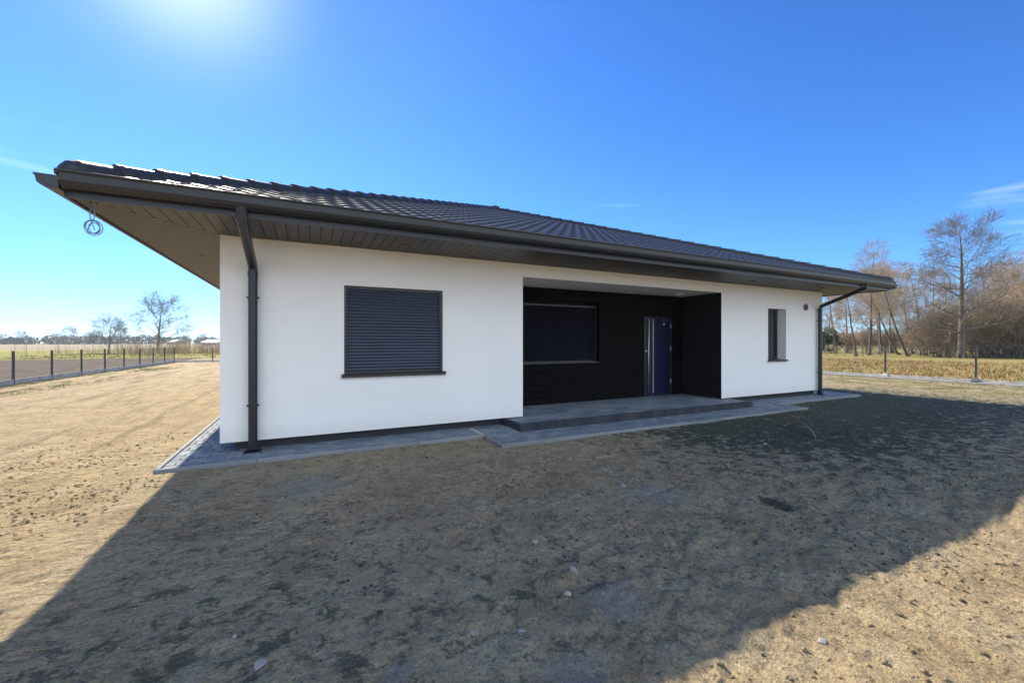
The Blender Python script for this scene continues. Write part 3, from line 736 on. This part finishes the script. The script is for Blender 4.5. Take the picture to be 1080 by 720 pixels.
# brown reeds in the field margin
q = scatter(900, -18, 2, 58, 72, lambda x, y: .7+0*x)
xa, ya = at(205, 62)
q = np.stack([rg.normal(xa, 6, 420), rg.normal(ya, 4.5, 420), np.full(420, -.12)], 1)
tag(blades('reeds', q, .8, 2.6, .018, M['twigred'], 5, 7, .3, .25), 'brown bare saplings and reeds behind the far fence', 'reeds', kind='stuff')

def branch(mb, p, d, L, r, lvl, P, rnd, nseg=4):
    pts = [Vector(p)]; rs = [r]; dirs = []
    d = Vector(d).normalized(); cur = Vector(p)
    for i in range(nseg):
        wob = P['wob'][min(lvl, len(P['wob'])-1)]
        d = (d+Vector((rnd.gauss(0, wob), rnd.gauss(0, wob), rnd.gauss(0, wob)+P['up'][min(lvl, len(P['up'])-1)]))).normalized()
        cur = cur+d*(L/nseg); pts.append(cur.copy()); dirs.append(d.copy())
        rs.append(max(r*(1-(i+1)/nseg*P['taper']), P['rmin']))
    mb[0 if lvl == 0 else 1].tube(pts, rs, 8 if lvl == 0 else (5 if lvl == 1 else 3), False)
    if lvl >= P['levels']: return
    n = P['n'][lvl]; s0 = P['start'][lvl]
    for k in range(n):
        t = s0+(1-s0)*((k+rnd.random())/n); t = min(t, .995)
        i = min(int(t*nseg), nseg-1); f_ = t*nseg-i
        q = pts[i].lerp(pts[i+1], f_); rr = rs[i]+(rs[i+1]-rs[i])*f_; dd = dirs[i]
        ax = dd.cross(Vector((rnd.gauss(0,1), rnd.gauss(0,1), rnd.gauss(0,1))))
        if lvl == 0:
            ga = k*2.39996+rnd.uniform(-.35, .35); ax = dd.cross(Vector((math.cos(ga), math.sin(ga), .001)))
        if ax.length < 1e-4: continue
        ax.normalize(); an = math.radians(rnd.uniform(*P['ang'][lvl]))
        nd = (Matrix.Rotation(an, 3, ax) @ dd)
        if lvl == 0 and nd.z < P.get('minz', -.1): nd.z = P.get('minz', -.1)+rnd.random()*.2
        ll = P['len'][lvl]*rnd.uniform(.65, 1.15)*(1-(t-s0)/(1-s0+1e-6)*P['short'][lvl])
        branch(mb, q, nd, ll, max(rr*P['rr'][lvl], P['rmin']), lvl+1, P, rnd, 4 if lvl < 1 else 3)
def make_tree(name, P, seed, twig, lean=(0,0), stems=1):
    rnd = random.Random(seed); mbs = (MB(), MB())
    for s_ in range(stems):
        off = Vector((0,0,0)) if stems == 1 else Vector((rnd.uniform(-.5,.5), rnd.uniform(-.5,.5), 0))
        ld = Vector((lean[0]+(rnd.gauss(0,.22) if stems > 1 else 0), lean[1]+(rnd.gauss(0,.22) if stems > 1 else 0), 1))
        branch(mbs, off-Vector((0,0,.15)), ld, P['H']*(1 if stems == 1 else rnd.uniform(.75, 1)), P['r'], 0, P, rnd, 7)
        if stems == 1:
            for k in range(6):
                a_ = k*PI/3+.3; mbs[0].tube([(math.cos(a_)*P['r']*1.55, math.sin(a_)*P['r']*1.55, -.1), (math.cos(a_)*P['r']*.75, math.sin(a_)*P['r']*.75, P['r']*2.2)], [P['r']*.35, P['r']*.2], 5, False)
    root = empty(name)
    mbs[0].build('trunk', M['bark'], root, smooth=True); mbs[1].build('crown', twig, root)
    return root
def TP(H, r, n, ln, **k):
    d = dict(H=H, r=r, levels=4, n=n, len=ln, ang=[(35, 75), (28, 60), (25, 60), (20, 55)], start=[.25, .2, .2, .15], short=[.62, .4, .3, .3], rr=[.42, .5, .55, .6],
             taper=.93, rmin=.007, wob=[.035, .10, .14, .16], up=[.05, .07, .05, .03])
    d.update(k); return d
protos = {}
protos['big'] = make_tree('bare_tree', TP(13.5, .34, [30, 8, 6, 4], [5.2, 2.3, 1.2, .65], start=[.16, .2, .15, .1], ang=[(50, 88), (28, 60), (25, 60), (20, 55)], rmin=.008, up=[.04, .10, .05, .02], wob=[.02, .08, .11, .13]), 5, M['twiggrey'], (-.06, .03))
protos['mid'] = make_tree('bare_tree', TP(11.5, .17, [18, 7, 5, 4], [3.0, 1.6, .95, .5], rmin=.007), 8, M['twig'], (.02, .02))
protos['red'] = make_tree('bare_tree', TP(10.0, .15, [18, 7, 6, 4], [2.8, 1.5, .9, .5], rmin=.007, start=[.35, .15, .1, .1]), 12, M['twigred'], (.1, -.05))
protos['lean'] = make_tree('leaning_tree', TP(11.0, .16, [15, 7, 5, 4], [2.7, 1.5, .9, .5], start=[.4, .2, .1, .1], rmin=.007), 15, M['twig'], (-.32, .30))
protos['shrub'] = make_tree('bare_shrub', TP(4.6, .045, [12, 7, 5, 3], [1.7, 1.0, .6, .35], levels=3, start=[.12, .1, .1, .1], rmin=.007, wob=[.09, .12, .14, .16]), 19, M['twig'], (0, 0), stems=10)
protos['oak'] = make_tree('field_tree', TP(8.6, .24, [24, 6, 5, 3], [5.6, 2.5, 1.3, .65], start=[.22, .25, .2, .15], ang=[(42, 72), (25, 50), (25, 50), (20, 45)], rmin=.012, wob=[.03, .07, .09, .1], short=[.55, .4, .3, .3], up=[.02, .05, .03, .02]), 23, M['twiggrey'])
used = set()
def place(kind, px, d, hgt, label, cat, group=None, rz=0, base=None, name=None):
    src = protos[kind]
    if kind in used: o = copy_tree(src)
    else: o = src; used.add(kind)
    x, y = at(px, d); o.location = (x, y, float(base_h(x, y))); k = hgt/ {'big': 13.9, 'mid': 12.2, 'red': 10.8, 'lean': 12, 'shrub': 5.2, 'oak': 10.8}[kind]
    o.scale = (k, k, k); o.rotation_euler = (0, 0, rz); tag(o, label, cat, group)
    return o
place('big', 1014, 40, 12.7, 'tallest grey bare tree with thick trunk standing in front of the thicket', 'tree', rz=.4)
place('lean', 958, 46, 10.8, 'bare tree leaning left over the meadow behind the house end', 'tree', rz=.2)
place('mid', 903, 47, 9.6, 'slender bare tree just right of the house wall', 'tree', rz=1.2)
place('mid', 917, 50, 13.0, 'tall thin twin-looking bare tree rising above the roof corner', 'tree', rz=2.7)
place('red', 928, 54, 12.0, 'reddish twigged bare tree behind the roof corner', 'tree', rz=.9)
gt = 'bare trees of the thicket behind the right fence'; lt = 'bare twiggy tree among the thicket behind the right fence'
rndt = random.Random(4)
for (kd, px, d, h_) in (('mid', 882, 60, 10.5), ('lean', 948, 52, 10.6), ('red', 940, 60, 12.2), ('mid', 962, 55, 12.0), ('mid', 975, 48, 10.6), ('red', 985, 62, 12.8), ('mid', 1000, 58, 10.5),
                        ('red', 1040, 50, 10.0), ('mid', 1052, 46, 9.8), ('red', 1062, 56, 12.6), ('mid', 1070, 44, 9.6), ('mid', 1084, 52, 12.6), ('red', 1090, 41, 9.3), ('red', 893, 66, 12.5), ('mid', 930, 70, 14.5),
                        ('mid', 1110, 46, 12), ('red', 1140, 44, 11), ('big', 1175, 48, 13), ('mid', 872, 74, 10.5), ('mid', 1060, 70, 14.5)):
    place(kd, px, d, h_, lt, 'tree', gt, rz=rndt.uniform(0, 6.28) if kd != 'lean' else rndt.uniform(-.3, .5))
gs_ = 'bare shrubs at the foot of the thicket'; ls_ = 'brown bare shrub at the foot of the thicket behind the right fence'
for (px, d, h_) in ((985, 44, 4.8), (995, 42, 5.6), (1003, 46, 6.0), (975, 50, 5.0), (1038, 43, 6.0), (1050, 41, 6.4), (1062, 42, 7.0), (1074, 40, 6.8), (1086, 42, 7.0), (1030, 52, 6.0), (1100, 40, 6.5), (1045, 48, 7.5), (1068, 50, 8.0),
                    (1082, 48, 8.0), (960, 58, 4.5), (940, 62, 4.2), (915, 64, 4.4), (895, 62, 3.6), (1012, 55, 6), (990, 56, 6.5), (1125, 42, 6.5)):
    place('shrub', px, d, h_, ls_, 'shrub', gs_, rz=rndt.uniform(0, 6.28))
# left field trees
place('oak', 166, 78, 10.9, 'largest lone bare tree standing in the field left of the house', 'tree', rz=.5)
place('oak', 115, 60, 5.6, 'thin small bare tree in the field behind the left fence', 'tree', rz=2.2)
place('oak', 128, 230, 11.0, 'round dark bare tree just right of the thin field tree', 'tree', rz=3.1)
gf = 'distant bare trees rising above the treeline at the left'; lfb = 'small distant bare tree rising above the treeline at the left'
for (px, d, h_) in ((74, 330, 14.5), (60, 330, 9.5), (93, 350, 10.5), (101, 340, 12), (21, 420, 14), (47, 430, 8), (3, 420, 11), (196, 380, 9), (215, 420, 11)):
    place('oak', px, d, h_, lfb, 'tree', gf, rz=rndt.uniform(0, 6.28))

# leafy lumps: evergreen and distant woods made of many small facets spread through a volume
def foliage(cells, dens, size, seed):
    rg = np.random.RandomState(seed); Vs = []
    for (x, y, z, rx, rz) in cells:
        n = int(dens); p = rg.normal(0, 1, (n, 3)); p /= np.linalg.norm(p, axis=1)[:, None]; p *= rg.uniform(.35, 1.05, n)[:, None]**.6
        c = p*np.array([rx, rx, rz])+np.array([x, y, z]); a = rg.normal(0, 1, (n, 3, 3))*size
        Vs.append((c[:, None, :]+a).reshape(-1, 3))
    V = np.concatenate(Vs); return V, np.arange(len(V)).reshape(-1, 3)
def wood(name, a0, a1, dist, hh, seed, m, label, sp=9):
    rg = np.random.RandomState(seed); cells = []
    n = int(abs(a1-a0)*dist/sp)
    for i in range(n):
        a = a0+(a1-a0)*(i+rg.uniform(-.3, .3))/n
        for row in range(2):
            D = dist+row*18+rg.uniform(-6, 6); x = math.sin(a)*D; y = math.cos(a)*D
            v_ = .75+.35*float(vnoise(np.array([i*.33]), np.array([row*3.]), seed)[0]); h_ = hh*v_*rg.uniform(.75, 1.1)
            cells.append((x, y, h_*.42, sp*.72, h_*.58))
    V, T = foliage(cells, 260, .7, seed); o = obj_np(name, V, T, m)
    return tag(o, label, 'woods', kind='stuff')
wood('wood', -1.35, .62, 520, 8.0, 3, M['wood'], 'dark low belt of distant woods along the horizon', 10)
wood('wood', .60, 1.75, 260, 6.5, 9, M['twig'], 'brown belt of woods behind the thicket', 5)
ex, ey = at(873, 62)
V, T = foliage([(ex, ey, 1.4, 1.8, 1.6), (ex+.4, ey, 2.6, 1.1, 1.3), (ex-1.6, ey+1, 1.2, 1.4, 1.3)], 1400, .09, 5); V[:, 0] -= ex; V[:, 1] -= ey
eo = obj_np('evergreen_bush', V, T, M['ever']); eo.location = (ex, ey, -.08)
tag(eo, 'dark green round evergreen bush beside the house end in the distance', 'bush')

# far farm buildings
def shed(px, d, wdt, dep, hw, hr, label, mw, mr, rz=0, nw=6):
    x, y = at(px, d); root = tag(empty('farm_building', (x, y, -.17)), label, 'building'); root.rotation_euler = (0, 0, rz)
    w_ = MB(); w_.box(-wdt/2, wdt/2, -dep/2, dep/2, 0, hw); 
    w_.add([(-wdt/2, -dep/2, hw), (-wdt/2, dep/2, hw), (-wdt/2, 0, hw+hr)], [(0, 2, 1)]); w_.add([(wdt/2, -dep/2, hw), (wdt/2, dep/2, hw), (wdt/2, 0, hw+hr)], [(0, 1, 2)])
    w_.build('wall', mw, root)
    r_ = MB(); o_ = .5; s_ = hr/(dep/2)
    for q in (-1, 1):
        r_.add([(-wdt/2-o_, q*(dep/2+o_), hw-s_*o_+.05), (wdt/2+o_, q*(dep/2+o_), hw-s_*o_+.05), (wdt/2+o_, 0, hw+hr+.05), (-wdt/2-o_, 0, hw+hr+.05),
                (-wdt/2-o_, q*(dep/2+o_), hw-s_*o_+.25), (wdt/2+o_, q*(dep/2+o_), hw-s_*o_+.25), (wdt/2+o_, 0, hw+hr+.25), (-wdt/2-o_, 0, hw+hr+.25)],
               [(0,1,2,3),(4,7,6,5),(0,4,5,1),(1,5,6,2),(2,6,7,3),(3,7,4,0)])
    r_.build('roof', mr, root)
    for i in range(nw):
        xx = -wdt/2+(i+.5)*wdt/nw; g_ = MB(); g_.box(xx-.7, xx+.7, -dep/2-.05, -dep/2+.05, hw*.35, hw*.75); g_.build('window', M['frame'], root)
    return root
shed(4, 400, 34, 14, 3.4, 2.6, 'long white farm shed on the horizon at the far left', M['shed'], M['shedroof'], rz=-1.1)
shed(186, 380, 10, 7, 2.2, 1.6, 'small white roofed farm building right of the lone field tree', M['stubble'], M['shedroof'], rz=-.9, nw=3)
shed(228, 200, 9, 7, 1.6, 1.2, 'low pale farm building beside the house corner on the horizon', M['shed'], M['shedroof'], rz=-.7, nw=3)

# wooden rail fence in the meadow behind the thicket gap
wf_pts = [at(872+i*9.5, 47-.12*i) for i in range(8)]
wr_ = tag(empty('rail_fence', (wf_pts[0][0], wf_pts[0][1], -.035)), 'weathered wooden post fence in the meadow between house and trees', 'fence')
for i, (x, y) in enumerate(wf_pts):
    mb = MB(); mb.tube([(x, y, -.2), (x+random.uniform(-.03,.03), y, 1.15+random.uniform(-.1,.1))], .045, 6); part(mb, 'post', M['timber'], wr_)
for zz in (.45, .95):
    mb = MB(); mb.tube([(x, y, zz+random.uniform(-.03,.03)) for x, y in wf_pts], .025, 5); part(mb, 'rail', M['timber'], wr_)

# ------------------------------------------------------------------ loose things on the soil
def rock(name, px, py, size, m, label, cat='stone', group=None, flat=.6, seed=1):
    rnd = random.Random(seed*31+int(px)); x, y = gpt(px, py)
    import bmesh
    bm = bmesh.new(); bmesh.ops.create_icosphere(bm, subdivisions=2, radius=1); size *= .8
    dirs = [Vector((rnd.gauss(0,1), rnd.gauss(0,1), rnd.gauss(0,1))).normalized() for _ in range(9)]; cut = [rnd.uniform(.55, .85) for _ in dirs]
    for v_ in bm.verts:
        for d_, c_ in zip(dirs, cut):
            k = v_.co.dot(d_)
            if k > c_: v_.co -= d_*(k-c_)
    ex_ = rnd.uniform(.7, 1.0)
    for v_ in bm.verts: v_.co = Vector((v_.co.x*size, v_.co.y*size*ex_, v_.co.z*size*flat))
    me = bpy.data.meshes.new(name); bm.to_mesh(me); bm.free(); me.materials.append(m)
    o = bpy.data.objects.new(name, me); COL.objects.link(o); o.location = (x, y, sh(x, y)+size*flat*.12); o.rotation_euler = (rnd.uniform(-.2,.2), rnd.uniform(-.2,.2), rnd.uniform(0, 6))
    return tag(o, label, cat, group)
GS = 'stones scattered on the shaded soil'
rock('stone', 657, 511, .05, M['stone'], 'white flat stone lying alone on the dark soil before the porch', group=GS)
rock('stone', 564, 572, .042, M['stone'], 'grey stone in the middle of the shaded soil, farther than the brown one', group=GS, seed=2)
rock('stone', 605, 603, .045, M['stone'], 'pale square-edged stone just behind the round tan stone', group=GS, seed=3)
rock('stone', 598, 625, .040, M['stonetan'], 'round tan stone touching a small dark clod', group=GS, seed=4, flat=.8)
rock('soil_clod', 589, 627, .020, M['clod'], 'small dark clod left of the round tan stone', 'clod', seed=5)
rock('stone', 462, 638, .018, M['stonered'], 'small red brick chip on the shaded soil at the left', group=GS, seed=6)
rock('stone', 682, 612, .020, M['stonered'], 'small reddish brick chip near the sunlit edge', group=GS, seed=7)
rock('stone', 550, 665, .036, M['stone'], 'flat pale stone at the bottom middle of the shade', group=GS, seed=8, flat=.35)
rock('stone', 499, 669, .030, M['stone'], 'thin whitish stone flake left of the flat pale stone', group=GS, seed=9, flat=.25)
rock('stone', 496, 541, .014, M['stone'], 'tiny white pebble below the left shuttered window', group=GS, seed=10)
rock('stone', 867, 678, .030, M['stone'], 'white stone lying in the sunlit soil at the lower right', group=GS, seed=11)
rock('stone', 248, 673, .018, M['stone'], 'small white pebble at the lower left of the shade', group=GS, seed=12)
rock('stone', 274, 703, .045, M['stone'], 'grey flat stone at the bottom left of the shade', group=GS, seed=13, flat=.35)
rock('stone', 807, 467, .045, M['stone'], 'pale splinter of stone left of the curved hose', group=GS, seed=14, flat=.3)
rock('stone', 855, 491, .030, M['stone'], 'small white stone on dark soil in front of the hose', group=GS, seed=15)
rock('soil_clod', 400, 649, .035, M['clod'], 'dark damp clod at the lower left of the shade', 'clod', seed=16)
rock('soil_clod', 641, 477, .035, M['clod'], 'dark clod on the sandy soil before the porch step', 'clod', seed=17)
rock('soil_clod', 806, 524, .060, M['clod'], 'larger dark clod at the edge of the dug hole', 'clod', seed=18, flat=.35)
# hose end
p0 = gpt(826, 449); p1 = gpt(840, 449.5); p2 = gpt(852, 454); p3 = gpt(860, 461)
hp = []
for i in range(21):
    t_ = i/20; b_ = [(1-t_)**3, 3*t_*(1-t_)**2, 3*t_*t_*(1-t_), t_**3]
    x = sum(k*p[0] for k, p in zip(b_, (p0,p1,p2,p3))); y = sum(k*p[1] for k, p in zip(b_, (p0,p1,p2,p3)))
    hp.append((x, y, sh(x, y)+.02+.10*math.sin(PI*t_)))
hm = MB(); hm.tube(hp, .014, 8); tag(hm.build('hose', M['hose'], loc=hp[0], smooth=True), 'pale curved length of hose sticking out of the dark soil', 'hose')
# gravel and crumbs
rg = np.random.RandomState(21)
def crumbs(name, n, m, smin, smax, label, dens, box, seed):
    rg = np.random.RandomState(seed); x = rg.uniform(box[0], box[1], n); y = rg.uniform(box[2], box[3], n)
    k = dens(x, y) > rg.uniform(0, 1, n); x, y = x[k], y[k]; n = len(x); z = soil_h(x, y)
    keep = z > -.085; x, y, z = x[keep], y[keep], z[keep]; n = len(x)
    s_ = smin*(smax/smin)**(rg.uniform(0, 1, n)**2.2)
    oc = np.array([(1,0,0),(0,1,0),(-1,0,0),(0,-1,0),(0,0,.7),(0,0,-.7)], float); tf = np.array([(0,1,4),(1,2,4),(2,3,4),(3,0,4),(1,0,5),(2,1,5),(3,2,5),(0,3,5)])
    an = rg.uniform(0, 6.28, n); P = oc[None]*rg.uniform(.6, 1.3, (n, 6, 1))*s_[:, None, None]
    ca, sa = np.cos(an)[:, None], np.sin(an)[:, None]; Q = P.copy(); Q[:, :, 0] = P[:, :, 0]*ca-P[:, :, 1]*sa; Q[:, :, 1] = P[:, :, 0]*sa+P[:, :, 1]*ca
    Q += np.stack([x, y, z+s_*.2], 1)[:, None, :]
    T = (tf[None]+(np.arange(n)*6)[:, None, None]).reshape(-1, 3)
    return tag(obj_np(name, Q.reshape(-1, 3), T, m), label, 'gravel', kind='stuff')
crumbs('soil_crumbs', 15000, M['clod'], .004, .018, 'dark crumbs of soil strewn over the yard', lambda x, y: np.clip(.12+4*(fbm(x*.9, y*.9, 41, 3))+.3*sstep(5, 7, x), 0, 1), (-4, 15, 1, 6.1), 5)
crumbs('gravel', 3500, M['stone'], .003, .012, 'tiny pale pebbles strewn over the yard', lambda x, y: np.clip(.25+3*fbm(x*.8, y*.8, 47, 3), 0, 1), (-5, 14, .9, 6.1), 6)
crumbs('sand_crumbs', 90000, M['soil'], .005, .022, 'sandy crumbs strewn over the yard', lambda x, y: np.clip(.45+2.2*fbm(x*1.1, y*1.1, 53, 3), 0, 1)*(1-.8*sstep(4, 12, np.hypot(x, y))), (-7, 9, .7, 9), 7)

hz = MB(); hz.box(-905, 905, -905, 905, -1.3, 22); ho = hz.build('haze'); tag(ho, kind='stuff', label='thin pale air haze over the whole place')
hmat = bpy.data.materials.new('haze'); hmat.use_nodes = True; hn = hmat.node_tree; hn.nodes.clear()
hv = hn.nodes.new('ShaderNodeVolumePrincipled'); hout = hn.nodes.new('ShaderNodeOutputMaterial'); hn.links.new(hv.outputs[0], hout.inputs['Volume'])
hv.inputs['Color'].default_value = (.80, .90, 1, 1); hv.inputs['Density'].default_value = .00022; hv.inputs['Anisotropy'].default_value = .3
ho.data.materials.append(hmat)
# ------------------------------------------------------------------ light, sky, camera
sd = Vector((.98, -4.22, -3.3)).normalized(); el = math.asin(-sd.z); az = math.atan2(-sd.x, -sd.y)   # az from +Y towards +X
su = bpy.data.lights.new('sun', 'SUN'); su.energy = 5.0; su.angle = math.radians(.53); su.color = (1, .88, .69)
so_ = bpy.data.objects.new('sun', su); COL.objects.link(so_); so_.rotation_euler = sd.to_track_quat('-Z', 'Y').to_euler(); so_.location = (0, 0, 30)
wd = bpy.data.worlds.new('World'); S.world = wd; wd.use_nodes = True; nt = wd.node_tree
bg = nt.nodes['Background']; sk = nt.nodes.new('ShaderNodeTexSky'); sk.sky_type = 'NISHITA'; sk.sun_disc = False
sk.sun_elevation = el; sk.sun_rotation = az; sk.air_density = 1.0; sk.dust_density = .0; sk.ozone_density = 3.0; sk.altitude = 0
tc = nt.nodes.new('ShaderNodeTexCoord')
# thin cirrus streaks
mp = nt.nodes.new('ShaderNodeMapping'); mp.inputs['Scale'].default_value = (1.0, 1.0, 7.0); mp.inputs['Rotation'].default_value = (0, .12, .3); nt.links.new(tc.outputs['Generated'], mp.inputs[0])
n1 = noise(nt, mp.outputs[0], 2.3, 6, .55, .3); c1 = ramp(nt, n1, [(.57, 0), (.74, .4)])
sx = nt.nodes.new('ShaderNodeSeparateXYZ'); nt.links.new(tc.outputs['Generated'], sx.inputs[0])
zf = ramp(nt, sx.outputs[2], [(.06, 0), (.14, 1), (.26, 1), (.36, 0)])
cf = math_(nt, 'MULTIPLY', c1, zf)
# deep clear-air blue, with the bright horizon held back
skt = mix(nt, 1.0, sk.outputs[0], (.40, .66, .96), 'MULTIPLY')
den = mix(nt, 1.0, mix(nt, 1.0, skt, (.105, .105, .080), 'MULTIPLY'), (1.0, 1.0, 1.0), 'ADD')
skd = mix(nt, 1.0, skt, den, 'DIVIDE')
gm = nt.nodes.new('ShaderNodeGamma'); gm.inputs[1].default_value = 1.35; nt.links.new(mix(nt, 1.0, skd, (.25, .25, .25), 'MULTIPLY'), gm.inputs[0])
skd = mix(nt, 1.0, gm.outputs[0], (4.3, 4.3, 4.3), 'MULTIPLY')
# the aureole round the sun
dt = nt.nodes.new('ShaderNodeVectorMath'); dt.operation = 'DOT_PRODUCT'; nt.links.new(tc.outputs['Generated'], dt.inputs[0]); dt.inputs[1].default_value = tuple(-sd)
dp_ = math_(nt, 'MAXIMUM', dt.outputs['Value'], 0.0)
gl1 = math_(nt, 'ADD', math_(nt, 'MULTIPLY', math_(nt, 'POWER', dp_, 140.0), 2.4), math_(nt, 'MULTIPLY', math_(nt, 'POWER', dp_, 9.0), .22))
glc = mix(nt, 1.0, (1.0, .97, .90), gl1, 'MULTIPLY')
skg = mix(nt, 1.0, skd, glc, 'ADD')
# unseen white glow added to the northern half of the sky, behind the camera, to fill the shade
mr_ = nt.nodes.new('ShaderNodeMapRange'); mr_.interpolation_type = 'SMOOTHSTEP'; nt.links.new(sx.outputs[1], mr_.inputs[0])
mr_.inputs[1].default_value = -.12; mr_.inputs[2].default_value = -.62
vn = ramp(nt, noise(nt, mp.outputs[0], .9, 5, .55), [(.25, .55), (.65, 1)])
fill_glow = math_(nt, 'MULTIPLY', mr_.outputs[0], vn)
skg = mix(nt, fill_glow, skg, (5.0, 5.7, 6.5))
skc = mix(nt, cf, skg, (4.0, 4.6, 5.2))
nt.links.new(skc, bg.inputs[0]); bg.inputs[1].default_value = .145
cam = bpy.data.cameras.new('camera'); co = bpy.data.objects.new('camera', cam); COL.objects.link(co)
cam.sensor_width = 36; cam.lens = 36*FX/1080; cam.shift_y = 1/1080; cam.clip_end = 5000; cam.clip_start = .05
co.location = (0, 0, H); co.rotation_euler = (PI/2, 0, -math.atan2(FW[0], FW[1])); S.camera = co
S.view_settings.view_transform = 'Standard'; S.view_settings.look = 'None'; S.view_settings.exposure = 1.12; S.view_settings.gamma = 1
S.view_settings.use_curve_mapping = False
